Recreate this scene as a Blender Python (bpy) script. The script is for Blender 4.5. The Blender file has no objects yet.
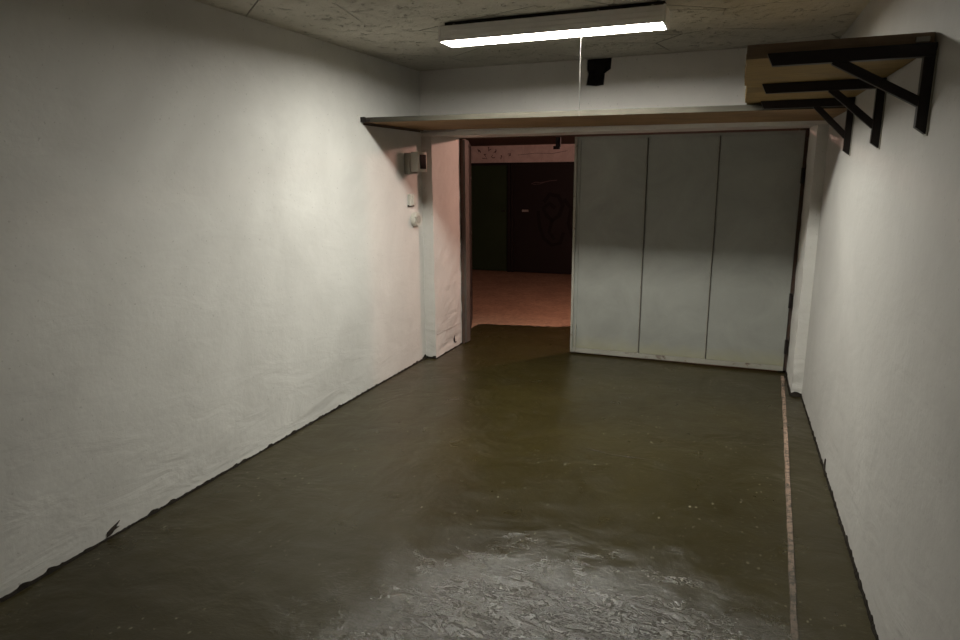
import bpy, bmesh, math, random
from mathutils import Vector, Matrix, noise
from mathutils.geometry import tessellate_polygon
random.seed(7)
S = bpy.context.scene
C = S.collection
H = 2.5
XL = -2.63                                   # left wall plane
YB = 5.263                                   # inner face of the front wall
YD = 5.868                                   # plane of the gate
YO = 5.96                                    # outer face of the front wall
ZT = 1.98                                    # top of the gate opening
XQ, XP, XM = -2.53, 0.428, -1.405            # opening left / right, edge between the leaves
def xr(y): return 0.5252 - 0.02 * (y - 4)    # right wall plane (slightly skewed)

# ------------------------------------------------------------------ materials
def lin(c):
    return tuple(((v / 12.92) if v <= 0.04045 else ((v + 0.055) / 1.055) ** 2.4) for v in c)
class NT:
    def __init__(s, name):
        s.m = bpy.data.materials.new(name); s.m.use_nodes = True
        s.t = s.m.node_tree; s.n = s.t.nodes; s.l = s.t.links
        s.b = s.n['Principled BSDF']
        s.co = s.n.new('ShaderNodeTexCoord').outputs['Object']
    def mapping(s, scale=(1, 1, 1), rot=(0, 0, 0), src=None):
        m = s.n.new('ShaderNodeMapping'); m.inputs['Scale'].default_value = scale
        m.inputs['Rotation'].default_value = rot
        s.l.new(src or s.co, m.inputs['Vector']); return m.outputs[0]
    def noise(s, scale, detail=4, rough=.55, dist=0, vec=None):
        n = s.n.new('ShaderNodeTexNoise'); n.inputs['Scale'].default_value = scale
        n.inputs['Detail'].default_value = detail; n.inputs['Roughness'].default_value = rough
        n.inputs['Distortion'].default_value = dist
        s.l.new(vec or s.co, n.inputs['Vector']); return n.outputs[0]
    def voro(s, scale, feat='F1', vec=None):
        n = s.n.new('ShaderNodeTexVoronoi'); n.feature = feat; n.inputs['Scale'].default_value = scale
        s.l.new(vec or s.co, n.inputs['Vector']); return n.outputs[0]
    def ramp(s, fac, *stops):
        r = s.n.new('ShaderNodeValToRGB'); e = r.color_ramp.elements
        while len(e) < len(stops): e.new(.5)
        for k, (p, c) in zip(e, stops):
            k.position = p; k.color = (c, c, c, 1) if isinstance(c, (int, float)) else (*c, 1)
        s.l.new(fac, r.inputs[0]); return r.outputs[0]
    def mix(s, fac, a, b, mode='MIX'):
        m = s.n.new('ShaderNodeMix'); m.data_type = 'RGBA'; m.blend_type = mode
        for i, v in ((0, fac), (6, a), (7, b)):
            if isinstance(v, (int, float)) and i == 0: m.inputs[0].default_value = v
            elif isinstance(v, tuple): m.inputs[i].default_value = (*v, 1)
            else: s.l.new(v, m.inputs[i])
        return m.outputs[2]
    def math(s, op, a, b=0.0, c=None):
        m = s.n.new('ShaderNodeMath'); m.operation = op
        for i, v in enumerate((a, b) if c is None else (a, b, c)):
            if isinstance(v, (int, float)): m.inputs[i].default_value = v
            else: s.l.new(v, m.inputs[i])
        return m.outputs[0]
    def sep(s, vec=None):
        n = s.n.new('ShaderNodeSeparateXYZ'); s.l.new(vec or s.co, n.inputs[0]); return n.outputs
    def bump(s, h, strength=.3, dist=.01, chain=None):
        b = s.n.new('ShaderNodeBump'); b.inputs['Strength'].default_value = strength
        b.inputs['Distance'].default_value = dist; s.l.new(h, b.inputs['Height'])
        if chain: s.l.new(chain, b.inputs['Normal'])
        return b.outputs[0]
    def out(s, col=None, rough=None, normal=None, metal=0, spec=None):
        for k, v in (('Base Color', col), ('Roughness', rough), ('Normal', normal), ('Metallic', metal), ('Specular IOR Level', spec)):
            if v is None: continue
            if isinstance(v, tuple): s.b.inputs[k].default_value = (*v, 1)
            elif isinstance(v, (int, float)): s.b.inputs[k].default_value = v
            else: s.l.new(v, s.b.inputs[k])
        return s.m

def whitewash(name, a=(.67, .655, .615), b=(.55, .535, .50), rough=1.0, st=.3):
    n = NT(name)
    blot = n.noise(1.3, 5, .6, .4)
    fine = n.noise(26, 4, .6)
    col = n.mix(n.ramp(blot, (.35, 0.0), (.7, 1.0)), a, b)
    speck = n.ramp(n.noise(60, 2, .5), (.27, 1.0), (.30, 0.0))
    col = n.mix(n.math('MULTIPLY', speck, .35), col, (.25, .23, .2))
    z = n.sep()[2]
    # trowel strokes: stretched along the wall, stronger low down
    st1 = n.noise(2.6, 4, .5, .7, n.mapping((1, 1, 2.6), (0.35, 0, 0)))
    low = n.ramp(z, (0.0, 1.0), (.62, .25))
    hgt = n.math('MULTIPLY', st1, low)
    bm1 = n.bump(hgt, st * rough, .05)
    bm2 = n.bump(fine, .22 * rough, .006, bm1)
    return n.out(col, .72, bm2, spec=.25)
M = {}
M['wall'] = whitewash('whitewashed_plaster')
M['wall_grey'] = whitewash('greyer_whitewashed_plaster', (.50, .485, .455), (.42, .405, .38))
M['wall_end'] = whitewash('pink_bounce_plaster', (.52, .35, .36), (.46, .31, .31))  # unseen end wall, pink put in to tint light bounced onto near walls
M['lip'] = whitewash('fresh_white_beam_lip', (.80, .78, .72), (.62, .60, .55), 1.2)
M['pillar'] = whitewash('rough_whitewashed_brick', rough=2.0)
M['header'] = whitewash('whitewashed_concrete_beam', (.76, .73, .69), (.66, .63, .59), .8)

n = NT('board_marked_concrete')
v = n.noise(2.2, 6, .65, .3)
col = n.mix(n.ramp(v, (.3, 0.0), (.75, 1.0)), (.70, .66, .57), (.52, .49, .41))
pit = n.ramp(n.voro(16, 'F1', n.mapping((1, 1, .2))), (.09, 1.0), (.15, 0.0))
gate = n.ramp(n.noise(5, 3, .6), (.5, 0.0), (.62, 1.0))
pit = n.math('MULTIPLY', pit, gate)
patch = n.ramp(n.noise(15, 6, .75, .6), (.58, 0.0), (.66, 1.0))
cr = n.voro(1.1, 'DISTANCE_TO_EDGE', n.mapping((1, 1.3, .2), (0, 0, .4), n.mix(.12, n.co, n.n[-1].outputs[0] if False else n.co)))
crack = n.math('MULTIPLY', n.ramp(cr, (.0, 1.0), (.007, 0.0)), n.ramp(n.noise(1.7, 3), (.45, 0.0), (.55, 1.0)))
dk = n.math('MAXIMUM', n.math('MAXIMUM', pit, crack), n.math('MULTIPLY', patch, .55))
col = n.mix(n.math('MULTIPLY', dk, .75), col, (.10, .09, .07))
hb = n.math('SUBTRACT', n.math('MULTIPLY', n.noise(14, 5, .7, .5), .6), dk)
M['ceiling'] = n.out(col, .9, n.bump(hb, .8, .035), spec=.2)

def floor_paint():
    n = NT('wet_dark_floor_paint')
    x, y, z = n.sep()
    big = n.noise(.9, 5, .6, .4)
    col = n.mix(n.ramp(big, (.3, 0.0), (.7, 1.0)), (.042, .033, .009), (.026, .020, .006))
    dusty = n.ramp(n.noise(6, 6, .75, .8), (.52, 0.0), (.72, 1.0))
    col = n.mix(n.math('MULTIPLY', dusty, .3), col, (.06, .05, .032))
    # clusters of pale grit stuck in the paint
    clus = n.ramp(n.noise(2.3, 5, .7, .5), (.50, 0.0), (.60, 1.0))
    dots = n.ramp(n.voro(30, 'F1', n.mapping((1, .6, .1))), (.12, 1.0), (.24, 0.0))
    rnd = n.ramp(n.noise(31, 2), (.50, 0.0), (.58, 1.0))
    grit = n.math('MULTIPLY', n.math('MULTIPLY', clus, dots), rnd)
    col = n.mix(n.math('MULTIPLY', grit, n.noise(50, 2)), col, (.42, .39, .28))
    scuff = n.math('MULTIPLY', n.ramp(n.noise(1.7, 5, .7, .6), (.50, 0.0), (.64, 1.0)), n.ramp(n.noise(24, 6, .8, .4, n.mapping((1, 1.6, 1))), (.56, 0.0), (.66, 1.0)))
    col = n.mix(n.math('MULTIPLY', scuff, .45), col, (.26, .23, .16))
    # hand-trowelled rough patch in the middle of the garage
    dx = n.math('MULTIPLY', n.math('ADD', x, .42), .92); dy = n.math('SUBTRACT', y, 1.75)
    d = n.math('SQRT', n.math('ADD', n.math('MULTIPLY', dx, dx), n.math('MULTIPLY', dy, dy)))
    d = n.math('ADD', d, n.math('MULTIPLY_ADD', n.noise(2.6, 8, .72, 1.0, n.mapping((1, 1.5, 1))), 1.1, -.55))
    patch = n.ramp(d, (.45, 1.0), (1.0, 0.0))
    rough = n.math('MULTIPLY_ADD', n.ramp(n.noise(5, 5, .65, .6), (.3, 0.0), (.75, 1.0)), .14, .26)
    rough = n.math('MULTIPLY_ADD', patch, -.10, rough)
    spec = n.math('MULTIPLY_ADD', patch, .55, .45)
    rid = n.math('ABSOLUTE', n.math('SUBTRACT', n.noise(7, 6, .6, 1.4, n.mapping((1, 1.9, 1), (0, 0, .45))), .5))
    w2 = n.noise(34, 5, .65, 1.3, n.mapping((1, 1.7, 1), (0, 0, .6)))
    h = n.math('MULTIPLY_ADD', w2, .42, n.math('MULTIPLY', rid, 1.2))
    h = n.math('MULTIPLY', h, n.math('MULTIPLY_ADD', patch, .8, .2))
    # shade in creases between trowel ridges, painted into the colour, rough patch only
    fw = n.math('ABSOLUTE', n.math('SUBTRACT', n.noise(6.5, 7, .66, 1.3, n.mapping((1, 2.3, 1), (0, 0, .42))), .5))
    cre = n.math('MULTIPLY', n.ramp(rid, (.0, .25), (.022, 1.0)), n.ramp(fw, (.0, .1), (.024, 1.0)))
    cre = n.math('ADD', n.math('MULTIPLY', n.math('SUBTRACT', cre, 1.0), patch), 1.0)
    spec = n.math('MULTIPLY', spec, n.math('MULTIPLY_ADD', cre, .9, .1))
    col = n.mix(cre, (.014, .011, .005), col)
    rough = n.math('MULTIPLY_ADD', n.math('SUBTRACT', 1.0, cre), .4, rough)
    h = n.math('ADD', h, n.math('MULTIPLY', n.math('MULTIPLY', fw, patch), .9))
    b0 = n.bump(n.noise(3.2, 3, .5, .6), .5, .03)
    b1 = n.bump(h, 1.0, .0095, b0)
    b2 = n.bump(n.math('MULTIPLY_ADD', grit, 1.5, n.noise(90, 3, .6)), .12, .003, b1)
    n.l.new(n.math('MULTIPLY', n.math('MULTIPLY', patch, cre), .75), n.b.inputs['Coat Weight'])
    n.b.inputs['Coat Roughness'].default_value = .24
    n.l.new(b2, n.b.inputs['Coat Normal'])
    return n.out(col, rough, b2, spec=spec)
M['floor'] = floor_paint()

n = NT('dark_floor_paint_edge')
M['edge'] = n.out(n.mix(n.noise(20, 4), (.010, .008, .006), (.028, .022, .016)), .8, n.bump(n.noise(50, 4), .5, .01), spec=.15)
n = NT('dark_paint_chip'); M['chip'] = n.out(n.mix(n.noise(40, 3), (.015, .011, .009), (.05, .035, .025)), .7, n.bump(n.noise(60), .3, .005))
n = NT('bare_screed_strip')
f = n.ramp(n.noise(26, 7, .85, .3), (.44, 0.0), (.53, 1.0))
yy = n.sep()[1]
fade = n.ramp(n.math('MULTIPLY_ADD', yy, .3, -.72), (0.0, .25), (.55, 1.0))
M['strip'] = n.out(n.mix(n.math('MULTIPLY', f, fade), (.055, .048, .034), (.38, .26, .19)), .65, n.bump(n.noise(60, 4), .5, .008))

n = NT('dusty_corridor_concrete')
c1 = n.mix(n.ramp(n.noise(3, 6, .7, .5), (.3, 0.0), (.7, 1.0)), (.46, .31, .20), (.31, .205, .135))
c1 = n.mix(n.math('MULTIPLY', n.ramp(n.noise(20, 6, .8), (.46, 0.0), (.62, 1.0)), .6), c1, (.17, .11, .08))
M['corridor_floor'] = n.out(c1, .85, n.bump(n.noise(30, 5, .7), .5, .015), spec=.2)
n = NT('corridor_plaster')
c1 = n.mix(n.ramp(n.noise(6, 6, .7, .6), (.38, 0.0), (.7, 1.0)), (.78, .71, .67), (.60, .53, .50))
M['corridor_wall'] = n.out(c1, .85, n.bump(n.noise(18, 5), .4, .01), spec=.2)

n = NT('dark_brown_corridor_ceiling'); M['corridor_ceiling'] = n.out(n.mix(n.noise(4, 5), (.10, .075, .065), (.16, .12, .10)), .9)  # dark brown, tone varied at random
def painted_metal(name, a, b, rust=.0, rough=.5, st=.12, stain=None):
    n = NT(name)
    col = n.mix(n.ramp(n.noise(2.4, 5, .65, .6), (.3, 0.0), (.7, 1.0)), a, b)
    if stain:                                  # dirt and yellowed paint near the bottom rail
        z = n.sep()[2]
        low = n.ramp(n.math('MULTIPLY_ADD', n.noise(3, 5, .7, .8), .22, n.math('MULTIPLY', z, 1.0)), (.16, 1.0), (.30, 0.0))
        col = n.mix(n.math('MULTIPLY', low, .6), col, stain)
    if rust:
        r = n.ramp(n.noise(9, 6, .7, .5), (.56 - rust * .25, 0.0), (.66 - rust * .2, 1.0))
        col = n.mix(n.math('MULTIPLY', r, .85), col, (.10, .055, .035))
    hb = n.noise(3.3, 3, .5, .3)
    return n.out(col, rough, n.bump(n.noise(50, 3), .08, .004, n.bump(hb, st, .04)), spec=.4)
M['gate'] = painted_metal('grey_green_gate_paint', (.335, .34, .31), (.265, .27, .245), 0, .5, .3, (.36, .34, .20))
M['gate_rail'] = painted_metal('worn_gate_rail_paint', (.36, .35, .30), (.29, .28, .24), -.1, .55)
M['frame'] = painted_metal('rusty_brown_frame_steel', (.12, .085, .07), (.06, .045, .04), .5, .65)
M['leaf_in'] = painted_metal('brown_grey_leaf_paint', (.045, .034, .028), (.03, .024, .02), .0, .6)
M['leaf_edge'] = painted_metal('pale_leaf_edge_paint', (.12, .10, .085), (.08, .065, .055), .0, .6)
M['black'] = painted_metal('black_bracket_paint', (.010, .006, .005), (.014, .009, .007), -.6, .5)
M['green_door'] = painted_metal('dark_green_door_paint', (.030, .060, .024), (.024, .048, .02), 0, .6)
M['dark_door'] = painted_metal('dark_brown_door_paint', (.017, .013, .012), (.013, .010, .009), 0, .65)
M['lining'] = painted_metal('dark_hole_filling', (.010, .007, .007), (.018, .012, .012), 0, .9)  # near-black material of the hole filling, also on the latch keeper
M['seam'] = painted_metal('dark_seam_brown', (.05, .038, .032), (.09, .07, .055), 0, .8)  # dark brown backing that shows in the gaps between panels
M['steel'] = painted_metal('bare_zinc_steel', (.45, .43, .4), (.3, .28, .25), .1, .4)
M['plastic'] = painted_metal('aged_white_plastic', (.62, .60, .53), (.53, .51, .44), 0, .45, .02)
M['plastic_grey'] = painted_metal('grey_beige_plastic', (.40, .375, .32), (.34, .32, .27), 0, .5, .02)
M['enamel'] = painted_metal('white_lamp_enamel', (.85, .82, .78), (.78, .75, .70), 0, .35, .02)
M['cord'] = painted_metal('white_cord', (.2, .19, .17), (.16, .15, .14), 0, .6, .02)
n = NT('dark_glass'); M['glass'] = n.out((.012, .008, .008), .15)
n = NT('scrawl_paint'); M['scrawl'] = n.out(n.mix(n.noise(15), (.10, .055, .05), (.05, .028, .026)), .85)
n = NT('scrawl_black'); M['scrawl_dark'] = n.out((.006, .004, .004), .85)
n = NT('chalk'); M['chalk'] = n.out(n.mix(n.noise(30), (.16, .12, .12), (.07, .05, .05)), .9)

def wood(name, pal, axis):
    n = NT(name)
    x, y, z = n.sep()
    oi = n.n.new('ShaderNodeObjectInfo')
    sc = (1.2, 22, 22) if axis == 0 else (22, 1.2, 22)
    g = n.noise(1.6, 6, .62, 1.2, n.mapping(sc))
    col = n.mix(n.ramp(g, (.3, 0.0), (.7, 1.0)), pal[0], pal[1])
    blot = n.ramp(n.noise(2.6, 4, .6, .6), (.45, 0.0), (.7, 1.0))
    col = n.mix(n.math('MULTIPLY', blot, .6), col, pal[2])
    return n.out(col, .75, n.bump(g, .25, .006), spec=.25)
M['wood_long'] = wood('brown_plank_wood', ((.33, .20, .095), (.22, .13, .06), (.15, .095, .05)), 0)
M['wood_edge'] = wood('dusty_grey_plank_edge', ((.075, .068, .05), (.045, .04, .03), (.028, .025, .018)), 0)
M['wood_yellow'] = wood('yellow_plank_wood', ((.32, .21, .075), (.22, .145, .055), (.11, .08, .045)), 0)
M['wood_dark'] = wood('dark_brown_plank_wood', ((.26, .19, .125), (.18, .13, .085), (.10, .075, .05)), 0)

def emit(name, col, st):
    m = bpy.data.materials.new(name); m.use_nodes = True; t = m.node_tree
    t.nodes.clear(); e = t.nodes.new('ShaderNodeEmission'); o = t.nodes.new('ShaderNodeOutputMaterial')
    e.inputs[0].default_value = (*col, 1); e.inputs[1].default_value = st
    t.links.new(e.outputs[0], o.inputs[0]); return m
M['lit'] = emit('lit_diffuser', (1.0, .99, .91), 48)
M['lit_corridor'] = emit('lit_corridor_globe', (1.0, .56, .45), 1700)

# ------------------------------------------------------------------ mesh helpers
def obj(name, bm, mat, parent=None, smooth=False):
    me = bpy.data.meshes.new(name)
    bmesh.ops.recalc_face_normals(bm, faces=bm.faces)
    bm.to_mesh(me); bm.free()
    for m in (mat if isinstance(mat, (list, tuple)) else [mat]): me.materials.append(M[m])
    if smooth:
        for p in me.polygons: p.use_smooth = True
    o = bpy.data.objects.new(name, me); C.objects.link(o)
    if parent:
        o.parent = parent
        if parent.type == 'EMPTY' or parent.location.length > 0:
            o.matrix_parent_inverse = Matrix.Translation(-parent.location) if False else Matrix()
            base = Vector((0, 0, 0)); p = parent
            while p: base += p.location; p = p.parent
            o.location = (0, 0, 0)
            me.transform(Matrix.Translation(-base))
    return o
def thing(name, label, cat, loc, group=None):
    o = bpy.data.objects.new(name, None); C.objects.link(o); o.location = loc
    o.empty_display_size = .1
    o['label'] = label; o['category'] = cat
    if group: o['group'] = group
    return o
def tag(o, label, cat): o['label'] = label; o['category'] = cat; return o
def struct(name, bm, mat, smooth=False):
    o = obj(name, bm, mat, None, smooth); o['kind'] = 'structure'; return o
def box(bm, x0, x1, y0, y1, z0, z1, bev=0, mi=0):
    vs = [bm.verts.new((x, y, z)) for z in (z0, z1) for x, y in ((x0, y0), (x1, y0), (x1, y1), (x0, y1))]
    fs = [bm.faces.new([vs[i] for i in q]) for q in ((3, 2, 1, 0), (4, 5, 6, 7), (0, 1, 5, 4), (1, 2, 6, 5), (2, 3, 7, 6), (3, 0, 4, 7))]
    for f in fs: f.material_index = mi
    if bev:
        es = {e for f in fs for e in f.edges}
        r = bmesh.ops.bevel(bm, geom=list(es), offset=bev, segments=2, affect='EDGES', profile=.6)
        for f in r['faces']: f.material_index = mi
    return vs
def bx(*a, bev=0):
    bm = bmesh.new(); box(bm, *a, bev=bev); return bm
def bar(bm, a, b, w, h, up=(0, 0, 1), bev=.002):
    """rectangular bar from a to b, w across, h along 'up'"""
    a = Vector(a); b = Vector(b); d = (b - a).normalized(); up = Vector(up)
    s = d.cross(up).normalized(); u = s.cross(d).normalized()
    vs = []
    for p in (a, b):
        for i, j in ((-1, -1), (1, -1), (1, 1), (-1, 1)): vs.append(bm.verts.new(p + s * i * w / 2 + u * j * h / 2))
    fs = [bm.faces.new([vs[i] for i in q]) for q in ((0, 1, 2, 3), (7, 6, 5, 4), (0, 4, 5, 1), (1, 5, 6, 2), (2, 6, 7, 3), (3, 7, 4, 0))]
    if bev: bmesh.ops.bevel(bm, geom=list({e for f in fs for e in f.edges}), offset=bev, segments=1, affect='EDGES')
def tube(bm, pts, r, seg=8):
    pts = [Vector(p) for p in pts]; rings = []
    for i, p in enumerate(pts):
        d = (pts[min(i + 1, len(pts) - 1)] - pts[max(i - 1, 0)]).normalized()
        a = Vector((0, 0, 1)) if abs(d.z) < .9 else Vector((1, 0, 0))
        s = d.cross(a).normalized(); u = s.cross(d)
        rr = r[i] if isinstance(r, (list, tuple)) else r
        rings.append([bm.verts.new(p + (s * math.cos(t) + u * math.sin(t)) * rr) for t in [2 * math.pi * k / seg for k in range(seg)]])
    for A, B in zip(rings, rings[1:]):
        for k in range(seg): bm.faces.new((A[k], A[(k + 1) % seg], B[(k + 1) % seg], B[k]))
    bm.faces.new(rings[0]); bm.faces.new(rings[-1][::-1])
def rough_box(x0, x1, y0, y1, z0, z1, step=.05, amp=.004, freq=9, keep=None):
    bm = bmesh.new(); box(bm, x0, x1, y0, y1, z0, z1)
    for ax, (a, b) in enumerate(((x0, x1), (y0, y1), (z0, z1))):
        k = max(1, int((b - a) / step))
        for i in range(1, k):
            no = [0, 0, 0]; no[ax] = 1; co = [0, 0, 0]; co[ax] = a + (b - a) * i / k
            bmesh.ops.bisect_plane(bm, geom=bm.verts[:] + bm.edges[:] + bm.faces[:], plane_co=co, plane_no=no)
    for v in bm.verts:
        p = v.co.copy()
        if keep and keep(p): continue
        v.co += amp * noise.noise_vector(p * freq)
    return bm
def blob(outline, z_axis, depth, mats=None):
    """flat chip: outline of 3-D points, extruded by 'depth' along z_axis"""
    bm = bmesh.new(); d = Vector(z_axis) * depth
    A = [bm.verts.new(p) for p in outline]; B = [bm.verts.new(Vector(p) + d) for p in outline]
    bm.faces.new(A[::-1]); bm.faces.new(B)
    for i in range(len(A)):
        j = (i + 1) % len(A); bm.faces.new((A[i], A[j], B[j], B[i]))
    return bm

# ------------------------------------------------------------------ garage shell
# floor: uneven painted screed that runs out through the gate opening as an apron
bm = bmesh.new()
xs = [-2.70 + i * .03 for i in range(113)]; ys = [-1.25 + j * .03 for j in range(277)]
grid = {}
def lip(x): return 6.86 + .10 * noise.noise(Vector((x * 1.3, 3, 0))) + .34 * (x + 2.4) + .03 * noise.noise(Vector((x * 9, 1, 0)))
for i, x in enumerate(xs):
    for j, y in enumerate(ys):
        if y > YO + .03 and x > .5: continue
        L = lip(min(x, -1.3))
        yy = min(y, L)
        nearness = max(.25, min(1, (4.2 - y) / 2.2))
        q = Vector((x, y, 0))
        z = .0035 * nearness * noise.noise(Vector((x * 5 + y * 1.5, y * 8, .3))) + .0022 * nearness * noise.noise(Vector((x * 14 + 4, y * 21, .7)))
        z += .004 * noise.noise(q * 1.1)
        z -= .0 if y < L - .05 else .012
        if y > L + .03: continue
        grid[i, j] = bm.verts.new((x, yy, z))
for i in range(len(xs) - 1):
    for j in range(len(ys) - 1):
        k = [(i, j), (i + 1, j), (i + 1, j + 1), (i, j + 1)]
        if all(q in grid for q in k): bm.faces.new([grid[q] for q in k])
floor = struct('floor', bm, 'floor', True)
for f in floor.data.polygons: f.use_smooth = True

struct('ceiling', bx(-2.85, .85, -1.3, YO, H, H + .2), 'ceiling')
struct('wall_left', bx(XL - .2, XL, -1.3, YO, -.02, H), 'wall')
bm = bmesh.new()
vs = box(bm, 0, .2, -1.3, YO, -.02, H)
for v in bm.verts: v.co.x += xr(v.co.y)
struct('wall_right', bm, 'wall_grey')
struct('wall_back', bx(-2.9, .95, -1.45, -1.25, -.02, H), 'wall_end')
# piers either side of the gate
struct('wall_front_left_pier', rough_box(XL - .02, XQ, YB, YD + .02, -.02, ZT + .012, .06, .007, 11, lambda p: p.x < XL), 'pillar', False)
struct('wall_front_right_pier', rough_box(XP, .53, YB, YD + .09, -.02, ZT + .012, .06, .007, 11, lambda p: p.x > .5), 'pillar', False)
# beam above the gate with the broken hole up against the ceiling
hole = [(-1.010, H), (-1.016, 2.418), (-1.058, 2.392), (-1.066, 2.305), (-1.13, 2.298), (-1.204, 2.309), (-1.19, 2.39), (-1.202, 2.424), (-1.200, H)]
out = [(-2.80, ZT + .005), (.75, ZT + .005), (.75, H)] + hole + [(-2.80, H)]
bm = bmesh.new()
A = [bm.verts.new((x, YB, z)) for x, z in out]; B = [bm.verts.new((x, YO, z)) for x, z in out]
for t in tessellate_polygon([[Vector((x, z, 0)) for x, z in out]]):
    bm.faces.new([A[i] for i in t]); bm.faces.new([B[i] for i in t[::-1]])
for i in range(len(A)):
    j = (i + 1) % len(A); bm.faces.new((A[i], B[i], B[j], A[j]))
header = struct('wall_front_beam', bm, 'header')
bm = rough_box(-1.26, -.96, YB + .035, YB + .25, 2.25, H, .03, .016, 14)
bm2 = bmesh.new()
# the filling sits inside the hole only
fill = [(x + (.004 if x < -1.1 else -.004), z + (.004 if z < H else -.002)) for x, z in hole]
bm.free()
bm = bmesh.new(); c0 = Vector((-1.11, YB + .05, 2.40))
ringA = [bm.verts.new((x, YB + .004 + .006 * (i % 2), z)) for i, (x, z) in enumerate(fill)]
mid = [bm.verts.new(Vector((c0.x, YB + .07, c0.z)).lerp(Vector((x, YB + .05 + .02 * ((i * 2) % 3 - 1), z)), .55)) for i, (x, z) in enumerate(fill)]
cv = bm.verts.new((c0.x + .01, YB + .035, c0.z - .02))
for i in range(len(fill)):
    j = (i + 1) % len(fill)
    bm.faces.new((ringA[i], ringA[j], mid[j], mid[i])); bm.faces.new((mid[i], mid[j], cv))
bm2.free()
obj('hole_filling', bm, 'lining', header)
obj('hole_edge_chip', blob([(-1.055, YB - .002, 2.388), (-1.03, YB - .002, 2.405), (-1.043, YB - .002, 2.36), (-1.061, YB - .002, 2.318)], (0, 1, 0), .02), 'header', header)
lipm = rough_box(XL + .002, .50, YB - .012, YB + .03, ZT - .012, ZT + .018, .05, .004, 10)
struct('trim_2', lipm, 'lip')
# neighbouring wall faces along the corridor
struct('wall_corridor_near_left', bx(-9, XL - .2, YO - .25, YO, -.02, H), 'corridor_wall')
struct('wall_corridor_near_right', bx(.70, 7, YO - .25, YO, -.02, H), 'corridor_wall')

# dark paint creeping up the foot of the walls
def creep(name, a, b, nrm, hmin, hmax, seed, thick=.004, step=.012, bumps=()):
    a = Vector((*a, 0)); b = Vector((*b, 0)); nrm = Vector((*nrm, 0)); L = (b - a).length; k = int(L / step)
    bm = bmesh.new(); prev = None
    for i in range(k + 1):
        p = a.lerp(b, i / k); s = i * step
        t = .5 + .5 * noise.noise(Vector((s * 2.3, seed, 0))); t2 = max(0, noise.noise(Vector((s * 17, seed + 9, 0))))
        h = hmin + (hmax - hmin) * (t * .5 + t2 * .9 + .5 * max(0, noise.noise(Vector((s * 48, seed, 4)))))
        for bs, bh, bw in bumps: h += bh * math.exp(-((s - bs) / bw) ** 2)
        th = thick * (1 + 1.6 * abs(noise.noise(Vector((s * 11, seed + 3, 0)))))
        row = [bm.verts.new(p + nrm * th * 2.6 + Vector((0, 0, -.008))), bm.verts.new(p + nrm * th + Vector((0, 0, h * .6))),
               bm.verts.new(p + nrm * .0012 + Vector((0, 0, h))), bm.verts.new(p - nrm * .004 + Vector((0, 0, h))), bm.verts.new(p - nrm * .004 + Vector((0, 0, -.008)))]
        if prev:
            for q in range(4): bm.faces.new((prev[q], row[q], row[q + 1], prev[q + 1]))
        else: bm.faces.new(row)
        prev = row
    bm.faces.new(prev[::-1])
    return struct(name, bm, 'edge')
creep('baseboard_left', (XL, -1.2), (XL, YB), (1, 0), .004, .026, 1, bumps=((6.42, .02, .03),))
creep('baseboard_left_pier', (XL, YB - .004), (XQ, YB - .004), (0, -1), .008, .03, 5)
creep('baseboard_left_reveal', (XQ + .003, YB), (XQ + .003, YD), (1, 0), .004, .016, 2)
creep('baseboard_right', (xr(-1.2), -1.2), (xr(YB), YB), (-1, 0), .004, .034, 3)
creep('baseboard_right_pier', (XP - .004, YB - .005), (xr(YB), YB - .005), (0, -1), .012, .05, 7, .008)
creep('baseboard_right_reveal', (XP - .004, YB), (XP - .004, YD), (-1, 0), .006, .03, 6)
# narrow unpainted strip in the floor parallel to the right wall
bm = bmesh.new(); prev = None
for i in range(150):
    y = -1.2 + i * (5.75 + 1.2) / 149
    x = .385 + (y - 5.386) * .0345 - .004 * max(0, y - 4.2)
    w = .0135 + .004 * noise.noise(Vector((y * 6, 0, 0))); wr = .0135 + .004 * noise.noise(Vector((y * 7, 5, 0)))
    row = [bm.verts.new((x - w, y, -.004)), bm.verts.new((x - w * .8, y, .0095)), bm.verts.new((x + wr * .8, y, .0095)), bm.verts.new((x + wr, y, -.004))]
    if prev:
        for q in range(3): bm.faces.new((prev[q], row[q], row[q + 1], prev[q + 1]))
    prev = row
struct('trim_floor_strip', bm, 'strip')

bm = bmesh.new(); tube(bm, [(-.80, 3.74, .003), (-.71, 3.72, .004), (-.63, 3.70, .003), (-.53, 3.70, .004), (-.43, 3.71, .003)], [.001, .0018, .001, .002, .001], 5)
obj('floor_scratch', bm, 'leaf_edge', floor)
# small chips and marks on the walls
wl = bpy.data.objects['wall_left']; wr_ = bpy.data.objects['wall_right']; pl = bpy.data.objects['wall_front_left_pier']
x = XL + .001
o = obj('paint_chip', blob([(x, 1.925, .014), (x, 1.95, .018), (x, 1.965, .03), (x, 1.995, .036), (x, 1.975, .041), (x, 2.0, .062), (x, 1.955, .048), (x, 1.93, .036)], (1, 0, 0), .004), 'chip', wl)
bm = bmesh.new(); x0 = XQ + .004
tube(bm, [(x0, 5.69, .125), (x0, 5.672, .105), (x0, 5.67, .085), (x0, 5.685, .06), (x0, 5.71, .052), (x0, 5.73, .056)], [.003, .005, .009, .007, .005, .002], 6)
obj('paint_chip', bm, 'chip', pl)
bm = bmesh.new(); tube(bm, [(XQ + .003, 5.30, .222), (XQ + .004, 5.5, .226), (XQ + .004, 5.7, .219), (XQ + .003, 5.85, .226)], .003, 6)
obj('plaster_ridge', bm, 'pillar', pl)
xx = xr(3.9) - .002
obj('paint_chip', blob([(xx, 3.88, .01), (xx, 3.93, .01), (xx, 3.925, .05), (xx, 3.905, .075), (xx, 3.895, .04)], (-1, 0, 0), .005), 'chip', wr_)

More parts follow.
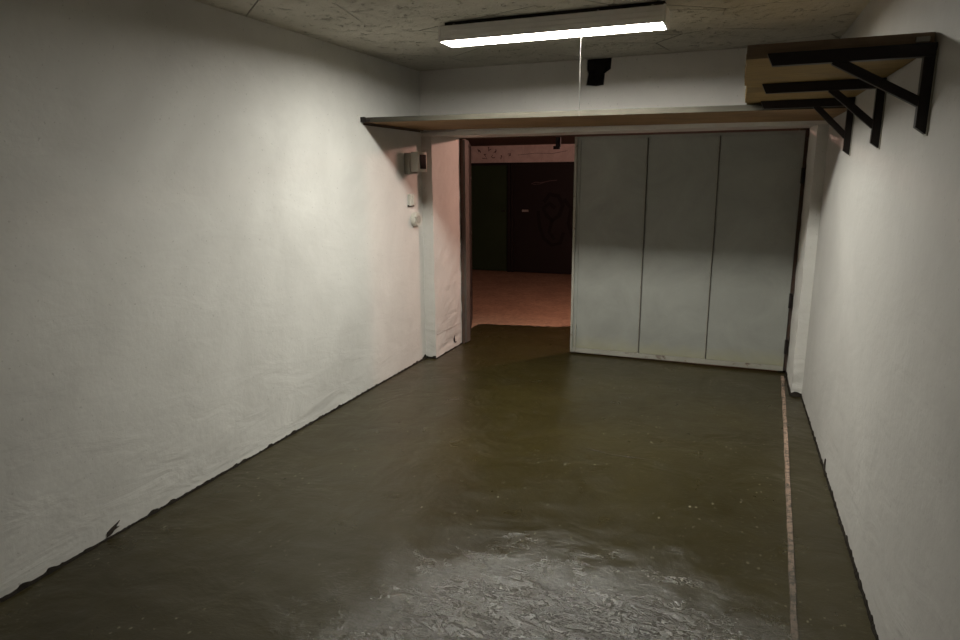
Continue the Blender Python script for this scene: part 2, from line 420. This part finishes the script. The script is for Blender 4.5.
# ------------------------------------------------------------------ gate
# steel frame
fr = thing('gate_frame', 'rusty brown steel frame lining the gate opening under the concrete beam', 'door frame', (-1.05, 5.93, 0))
obj('frame_post', bx(XQ - .002, XQ + .03, YD, YO, 0, ZT, bev=.003), 'frame', fr)
obj('frame_post', bx(XP - .07, XP + .004, YD + .055, YO, 0, ZT, bev=.003), 'frame', fr)
bm = bx(XQ, XP, YD + .055, YO - .002, 1.981, ZT + .012, bev=.003)
obj('frame_head', bm, 'frame', fr)
bm = bmesh.new(); box(bm, -1.62, -1.575, YD + .065, YD + .085, 1.885, 1.97, .002); box(bm, -1.64, -1.58, YD + .06, YD + .08, 1.865, 1.895, .003)
obj('latch_keeper', bm, 'lining', fr)
del fr['label'], fr['category']; fr.name = 'trim_1'; fr['kind'] = 'structure'

# right leaf: closed, three sheet panels
ZB, ZU = .018, 1.965
X0, X1 = XM - .01, XP - .03
dr = bpy.data.objects.new('door_1', None); C.objects.link(dr); dr.location = (XP, YD, 0); dr['kind'] = 'structure'
bm = bmesh.new(); seams = (X0, -.797, -.222, X1)
for a, b in zip(seams, seams[1:]):
    # gently dished sheets with folded edges
    nx, nz = 12, 24; g = {}
    for i in range(nx + 1):
        for j in range(nz + 1):
            u = i / nx; v = j / nz
            uu = 0 if i == 0 else 1 if i == nx else .012 + .976 * (i - 1) / (nx - 2); vv = 0 if j == 0 else 1 if j == nz else .004 + .992 * (j - 1) / (nz - 2)
            x = a + .003 + (b - a - .006) * uu; z = ZB + .038 + (ZU - ZB - .055) * vv
            bulge = .004 * noise.noise(Vector((x * 1.6, z * 1.3, 2)))
            e = 0 if 0 < i < nx and 0 < j < nz else .008
            g[i, j] = bm.verts.new((x, YD + .004 + e + bulge, z))
    for i in range(nx):
        for j in range(nz): bm.faces.new((g[i, j], g[i + 1, j], g[i + 1, j + 1], g[i, j + 1]))
obj('sheet_panel', bm, 'gate', dr, False)
bm = bmesh.new(); box(bm, X0 + .01, X1 - .005, YD + .014, YD + .05, ZB + .01, ZU - .005)
obj('backing_sheet', bm, 'seam', dr)
for xs_ in seams[1:3]:
    obj('seam_bead', bx(xs_ - .011, xs_ - .006, YD - .002, YD + .012, ZB + .05, ZU - .04, bev=.001), 'gate_rail', dr)
obj('bottom_rail', bx(X0, X1, YD - .006, YD + .05, ZB, ZB + .042, bev=.003), 'gate_rail', dr)
obj('top_rail', bx(X0, X1, YD - .002, YD + .05, ZU - .022, ZU, bev=.003), 'gate', dr)
obj('edge_rail', bx(X0 - .012, X0 + .012, YD - .008, YD + .055, ZB, ZU, bev=.003), 'gate_rail', dr)
obj('edge_rail', bx(X0 + .028, X0 + .045, YD - .003, YD + .012, ZB + .04, ZU - .02, bev=.002), 'gate', dr)
obj('edge_rail', bx(X1 - .025, X1, YD + .0, YD + .055, ZB, ZU, bev=.003), 'gate', dr)
obj('edge_strip', bx(X1, XP - .003, YD + .02, YD + .055, ZB, ZU, bev=.002), 'frame', dr)
# drop bolt at the lower left corner
bm = bmesh.new()
box(bm, X0 - .008, X0 + .008, YD - .016, YD - .006, .03, .30, .002); box(bm, X0 + .03, X0 + .042, YD - .016, YD - .002, .03, .29, .002)
bolt = obj('bolt_plate', bm, 'gate_rail', dr)
bm = bmesh.new(); tube(bm, [(X0 + .018, YD - .024, .02), (X0 + .018, YD - .024, .31)], .007, 10)
box(bm, X0 + .006, X0 + .03, YD - .03, YD - .012, .10, .115, .001); box(bm, X0 + .006, X0 + .03, YD - .03, YD - .012, .235, .25, .001)
obj('bolt_rod', bm, 'black', bolt)
bm = bmesh.new(); tube(bm, [(X0 + .018, YD - .024, .30), (X0 + .035, YD - .05, .305), (X0 + .06, YD - .05, .285)], .006, 8)
obj('bolt_handle', bm, 'black', bolt)
for hz in (.23, .62, 1.62):
    bm = bmesh.new(); tube(bm, [(X1 + .006, YD - .004, hz - .06), (X1 + .006, YD - .004, hz + .06)], .012, 10)
    obj('hinge', bm, 'black', dr)
# left leaf: swung outwards
d2 = bpy.data.objects.new('door_2', None); C.objects.link(d2); d2.location = (-2.487, 5.965, 0); d2['kind'] = 'structure'
ang = math.atan2(6.93 - 5.965, -2.85 + 2.487)
def leafbox(name, u0, u1, v0, v1, z0, z1, mat, bev=.002):
    bm = bx(u0, u1, v0, v1, z0, z1, bev=bev)
    bm.transform(Matrix.Translation((-2.487, 5.965, 0)) @ Matrix.Rotation(ang, 4, 'Z'))
    return obj(name, bm, mat, d2)
leafbox('sheet_panel', .005, 1.06, .008, .040, .03, 1.96, 'leaf_in')
leafbox('edge_rail', 0, .035, .0, .045, .02, 1.965, 'leaf_edge')
leafbox('edge_rail', 1.03, 1.065, .0, .045, .02, 1.965, 'leaf_in')
leafbox('bottom_rail', .035, 1.03, .0, .045, .02, .06, 'leaf_in')
leafbox('top_rail', .035, 1.03, .0, .045, 1.925, 1.965, 'leaf_in')
for zz in (.35, 1.0, 1.6):
    leafbox('cross_bar', .035, 1.03, .002, .010, zz, zz + .03, 'leaf_in')
obj('meeting_edge', bx(XQ + .03, XQ + .052, YD + .004, YO + .004, .012, ZT - .015, bev=.003), 'leaf_edge', d2)

# ------------------------------------------------------------------ corridor outside
YF = 10.82
bm = bx(-9, 7, YO - .05, YF + .3, -.16, -.012)
struct('floor_corridor', bm, 'corridor_floor')
struct('ceiling_corridor', bx(-9, 7, YO, YF + .3, 2.135, H + .2), 'corridor_ceiling')
struct('wall_corridor_left', bx(-9.2, -9, YO - .3, YF + .3, -.1, H), 'corridor_wall')
struct('wall_corridor_right', bx(7, 7.2, YO - .3, YF + .3, -.1, H), 'corridor_wall')
bm = bmesh.new()
box(bm, -9, 7, YF, YF + .25, 1.855, 2.14)
for a, b in ((-9, -4.62), (2.6, 7)): box(bm, a, b, YF, YF + .25, -.02, 1.855)
far = struct('wall_corridor_far', bm, 'corridor_wall')
bm = bmesh.new()
rnd = random.Random(3)
for cx, cz, sc in ((-4.28, 2.06, .05), (-4.14, 2.08, .06), (-4.02, 2.05, .05), (-4.2, 1.96, .06), (-4.06, 1.95, .05), (-3.92, 1.94, .045), (-3.75, 1.98, .03)):
    p = [Vector((cx + rnd.uniform(-1, 1) * sc, YF - .003, cz + rnd.uniform(-.8, .8) * sc)) for _ in range(5)]
    tube(bm, p, .006, 5)
tube(bm, [(-3.6, YF - .003, 1.975), (-3.3, YF - .003, 2.0), (-3.0, YF - .003, 1.99), (-2.75, YF - .003, 2.03)], .003, 5)
obj('wall_scrawl', bm, 'scrawl', far)
def far_gate(num, x0, x1, mat, hx):
    d = bpy.data.objects.new('door_%d' % num, None); C.objects.link(d); d.location = (x0, YF, 0); d['kind'] = 'structure'
    obj('sheet_panel', bx(x0 + .04, x1 - .04, YF + .04, YF + .08, .0, 1.82, bev=.003), mat, d)
    bm = bmesh.new(); box(bm, x0, x0 + .05, YF + .005, YF + .1, -.01, 1.85, .003); box(bm, x1 - .05, x1, YF + .005, YF + .1, -.01, 1.85, .003); box(bm, x0, x1, YF + .007, YF + .1, 1.81, 1.853, .003)
    obj('door_frame', bm, 'dark_door', d)
    return d
g3 = far_gate(3, -4.60, -3.74, 'green_door', -3.86)
obj('bolt_handle', bx(-3.90, -3.83, YF + .02, YF + .045, 1.035, 1.055, bev=.003), 'black', g3)
g4 = far_gate(4, -3.73, -2.0, 'dark_door', -3.5)
h_ = obj('door_handle', bx(-3.53, -3.42, YF + .015, YF + .04, 1.035, 1.07, bev=.004), 'steel', g4)
bm = bmesh.new()
tube(bm, [(-3.37, YF + .036, 1.50), (-3.3, YF + .036, 1.53), (-3.2, YF + .036, 1.52), (-3.05, YF + .036, 1.55), (-2.93, YF + .036, 1.56)], .008, 6)
tube(bm, [(-3.34, YF + .036, 1.49), (-3.22, YF + .036, 1.50), (-3.12, YF + .036, 1.535)], .006, 6)
obj('chalk_mark', bm, 'chalk', g4)
bm = bmesh.new()
for P_, r in (([(-3.15, 1.2), (-3.05, 1.33), (-2.9, 1.3), (-2.82, 1.15), (-2.88, .98), (-3.0, .9), (-3.1, .98), (-3.16, 1.1), (-3.05, 1.18), (-2.95, 1.1)], .035),
           ([(-3.25, 1.05), (-3.22, .8), (-3.15, .6), (-3.0, .48), (-2.85, .52), (-2.8, .7)], .03),
           ([(-3.0, .9), (-3.05, .7), (-2.95, .58)], .028), ([(-2.8, 1.25), (-2.68, 1.1), (-2.72, .85), (-2.64, .62)], .03)):
    # flat ribbons brushed on the door
    pts = [Vector((px, YF + .037, pz)) for px, pz in P_]; prev = None
    for i, p in enumerate(pts):
        t = (pts[min(i + 1, len(pts) - 1)] - pts[max(i - 1, 0)]).normalized(); s = Vector((-t.z, 0, t.x)) * r
        row = [bm.verts.new(p + s), bm.verts.new(p - s)]
        if prev: bm.faces.new((prev[0], row[0], row[1], prev[1]))
        prev = row
obj('graffiti', bm, 'scrawl_dark', g4)
far_gate(5, -1.97, -.3, 'green_door', -1); far_gate(6, -.27, 2.58, 'dark_door', 0)
LX, LY, LZ = -.72, 6.85, 2.135
cl = thing('corridor_lamp', 'small round pinkish lamp on the corridor ceiling behind the closed gate leaf', 'lamp', (LX, LY, LZ))
bm = bmesh.new(); tube(bm, [(LX, LY, LZ), (LX, LY, LZ - .024)], .035, 24); obj('lamp_base', bm, 'steel', cl)
bm = bmesh.new(); bmesh.ops.create_uvsphere(bm, u_segments=20, v_segments=10, radius=.03)
bm.transform(Matrix.Translation((LX, LY, LZ - .045)) @ Matrix.Diagonal((1, 1, .8, 1))); obj('lamp_globe', bm, 'lit_corridor', cl, True)

# ------------------------------------------------------------------ ceiling lamp
xa, xb, ya, yb_ = -1.715, -.443, 3.686, 3.88
lp = thing('ceiling_light', 'long white fluorescent batten lamp glowing on the concrete ceiling', 'lamp', ((xa + xb) / 2, (ya + yb_) / 2, H))
bm = bmesh.new(); box(bm, xa + .008, xb - .008, ya + .004, yb_ - .004, 2.4035, 2.478, .004); box(bm, xa + .008, xb - .008, ya + .003, ya + .006, 2.393, 2.42, .0008); box(bm, xa + .008, xb - .008, yb_ - .006, yb_ - .003, 2.393, 2.42, .0008)
for zz in (2.425, 2.45): box(bm, xa + .02, xb - .02, ya + .001, ya + .006, zz, zz + .003, .0008)
obj('housing', bm, 'enamel', lp)
for a, b in ((xa, xa + .014), (xb - .014, xb)): obj('end_cap', bx(a, b, ya, yb_, 2.390, 2.480, bev=.003), 'enamel', lp)
obj('diffuser', bx(xa + .012, xb - .012, ya + .006, yb_ - .006, 2.4015, 2.404), 'lit', lp)
obj('mounting_plate', bx(xa + .03, xb - .01, ya + .03, yb_ - .03, 2.478, H), 'chip', lp)
for x in (xa + .09, xa + .3, xa + .5, xb - .35, xb - .07):
    bm = bmesh.new(); tube(bm, [(x, ya + .022, 2.472), (x, ya + .022, 2.486)], .007, 8); obj('screw', bm, 'steel', lp)
bm = bmesh.new(); tube(bm, [(xa + .12, ya + .02, 2.48), (xa + .4, ya + .016, 2.486), (xa + .8, ya + .022, 2.481), (xb - .1, ya + .018, 2.487)], .004, 6); obj('cable', bm, 'black', lp)
bm = bmesh.new(); tube(bm, [(-.885, 3.72, 2.392), (-.886, 3.72, 2.2), (-.884, 3.72, 2.0), (-.885, 3.72, 1.955)], .0016, 8); cd = obj('pull_cord', bm, 'cord', lp)
bm = bmesh.new(); tube(bm, [(-.885, 3.72, 1.972), (-.885, 3.72, 1.958), (-.885, 3.72, 1.935), (-.885, 3.72, 1.928)], [.003, .007, .009, .004], 10); obj('cord_knob', bm, 'cord', cd)

# ------------------------------------------------------------------ long shelf over the gate
def tilt(bm):
    for v in bm.verts: v.co.z += -.009 * (v.co.x + .6)
    return bm
sh = thing('wall_shelf', 'long brown plank shelf spanning the room above the gate opening', 'shelf', (-1.05, 4.8, 2.0))
ysp = [4.316, 4.55, 4.80, 5.03, 5.258]
for i, (a, b) in enumerate(zip(ysp, ysp[1:])):
    bm = bmesh.new(); k = 24
    x0_, x1_ = XL + .003, xr(5.0) - .004 - .0
    if i == 0: x1_ = xr(4.3) - .004
    box(bm, x0_, x1_, a + .002, b - .002, 2.001, 2.036, .003, 0)
    for f in bm.faces:
        if i == 0 and f.calc_center_median().y < a + .006 : f.material_index = 1
        if f.calc_center_median().z > 2.033: f.material_index = 1
    for v in bm.verts:
        if v.co.x > 0: v.co.x = xr(v.co.y) - .004
    obj('plank', tilt(bm), ['wood_long', 'wood_edge'], sh)
bm = bmesh.new(); box(bm, XL + .001, XL + .035, 4.33, 5.25, 1.996, 2.0, .001); box(bm, XL + .001, XL + .005, 4.33, 5.25, 1.984, 2.0, .001)
obj('steel_angle', tilt(bm), 'frame', sh)
bm = bmesh.new(); box(bm, XL + .001, XL + .035, 4.292, 4.314, 2.004, 2.038, .002); box(bm, XL + .035, XL + .07, 4.302, 4.314, 2.004, 2.022, .002); obj('end_block', tilt(bm), 'black', sh)

# ------------------------------------------------------------------ right shelf with three brackets
ZS = 2.040
rs = thing('wall_shelf', 'short deep yellow plank shelf on three black brackets on the right wall', 'shelf', (.3, 3.6, ZS))
rs['label'] = 'short yellow-brown plank shelf on three black brackets under the ceiling at right'
py = [2.719, 2.91, 3.2, 3.5, 3.78, 4.05, 4.32, 4.6]
mt = ['wood_yellow'] * 7
for i, (a, b) in enumerate(zip(py, py[1:])):
    bm = bmesh.new(); box(bm, -.034 - .004 * (i % 3), .6, a + .0005, b - .0005, ZS + .001, ZS + .05, .0015)
    for v in bm.verts:
        if v.co.x > .3: v.co.x = xr(v.co.y) - .006 - (.0 if i else .0)
    for f in bm.faces:
        if i == 0 and f.calc_center_median().y < a + .006: f.material_index = 1
    obj('plank', bm, [mt[i], 'wood_dark'], rs)
obj('end_block', bx(.49, .53, 2.708, 2.720, ZS + .02, ZS + .036, bev=.002), 'plastic_grey', rs)
for (y, zb, xs0, xd, zd, dz) in ((2.70, 1.762, .036, .27, 1.868, .012), (3.465, 1.744, .034, .34, 1.842, 0), (4.255, 1.735, .042, .345, 1.838, 0)):
    xw = xr(y); zt = ZS + dz
    br = bpy.data.objects.new('shelf_bracket', None); C.objects.link(br); br.parent = rs
    br.location = Vector((xw, y, ZS)) - rs.location
    bm = bmesh.new(); box(bm, xs0, xw - .003, y - .017, y + .017, zt - .043, zt, .002)
    for v in bm.verts:
        if v.co.x < xs0 + .01 and v.co.z < zt - .03: v.co.x += .018
    obj('bracket_arm', bm, 'black', br)
    bm = bmesh.new(); box(bm, xw - .037, xw - .004, y - .017, y + .017, zb, zt - .043, .002)
    for v in bm.verts:
        if v.co.z < zb + .01 and v.co.x < xw - .03: v.co.z += .022
    obj('bracket_upright', bm, 'black', br)
    bm = bmesh.new(); bar(bm, (xd - .02, y, zt - .035), (xw - .028, y, zd - .004), .028, .030)
    obj('bracket_brace', bm, 'black', br)
    obj('wall_plate', bx(xw - .004, xw - .0005, y - .028, y + .02, zb - .006, ZS - .01), 'plastic_grey', br)

# ------------------------------------------------------------------ electrical fittings by the gate
e = thing('meter_box', 'small white electrical box with dark front window high beside the gate', 'electrical box', (XL, 5.0, 1.66))
obj('back_box', bx(XL + .001, XL + .055, 4.945, 5.075, 1.655, 1.825, bev=.004), 'plastic_grey', e)
obj('cover', bx(XL + .055, XL + .125, 4.955, 5.115, 1.672, 1.832, bev=.006), 'plastic', e)
obj('window', bx(XL + .123, XL + .130, 4.985, 5.09, 1.695, 1.81, bev=.002), 'glass', e)
e = thing('light_switch', 'small square white wall switch below the electrical box', 'switch', (XL, 5.03, 1.40))
obj('switch_plate', bx(XL + .001, XL + .03, 4.99, 5.075, 1.395, 1.49, bev=.004), 'plastic', e)
obj('rocker', bx(XL + .03, XL + .042, 5.01, 5.055, 1.41, 1.475, bev=.003), 'plastic', e)
obj('switch_base', bx(XL + .001, XL + .012, 4.982, 5.085, 1.385, 1.40, bev=.002), 'chip', e)
e = thing('wall_socket', 'rounded pale wall socket, lowest of the fittings left of the gate', 'socket', (XL, 5.08, 1.22))
bm = bmesh.new(); tube(bm, [(XL + .001, 5.09, 1.275), (XL + .03, 5.09, 1.275), (XL + .045, 5.09, 1.275)], [.062, .062, .054], 20); obj('socket_body', bm, 'plastic', e)
bm = bmesh.new(); tube(bm, [(XL + .045, 5.09, 1.275), (XL + .05, 5.09, 1.275)], .034, 16); obj('socket_insert', bm, 'plastic_grey', e)
bm = bmesh.new(); box(bm, XL + .03, XL + .052, 5.035, 5.045, 1.25, 1.30, .002); obj('socket_lid', bm, 'plastic_grey', e)

# ------------------------------------------------------------------ world, camera
w = bpy.data.worlds.new('World'); S.world = w; w.use_nodes = True
w.node_tree.nodes['Background'].inputs[0].default_value = (0, 0, 0, 1)
w.node_tree.nodes['Background'].inputs[1].default_value = 0
cam = bpy.data.cameras.new('camera'); co = bpy.data.objects.new('camera', cam); C.objects.link(co)
yaw, pitch, roll, fpx = -.3787, -.2151, -.0066, 658.47
cy, sy, cp, sp = math.cos(yaw), math.sin(yaw), math.cos(pitch), math.sin(pitch)
f = Vector((sy * cp, cy * cp, sp)); r = Vector((cy, -sy, 0)); u = r.cross(f)
c, s = math.cos(roll), math.sin(roll)
R_, U_ = r * c + u * s, -r * s + u * c
co.matrix_world = Matrix(((R_.x, U_.x, -f.x, 0), (R_.y, U_.y, -f.y, 0), (R_.z, U_.z, -f.z, 1.6335), (0, 0, 0, 1)))
cam.sensor_width = 36; cam.lens = fpx / 960 * 36; cam.clip_start = .02
S.camera = co
vs = S.view_settings
vs.view_transform = 'Standard'; vs.look = 'None'; vs.gamma = 1; vs.use_curve_mapping = False
vs.exposure = 1.1
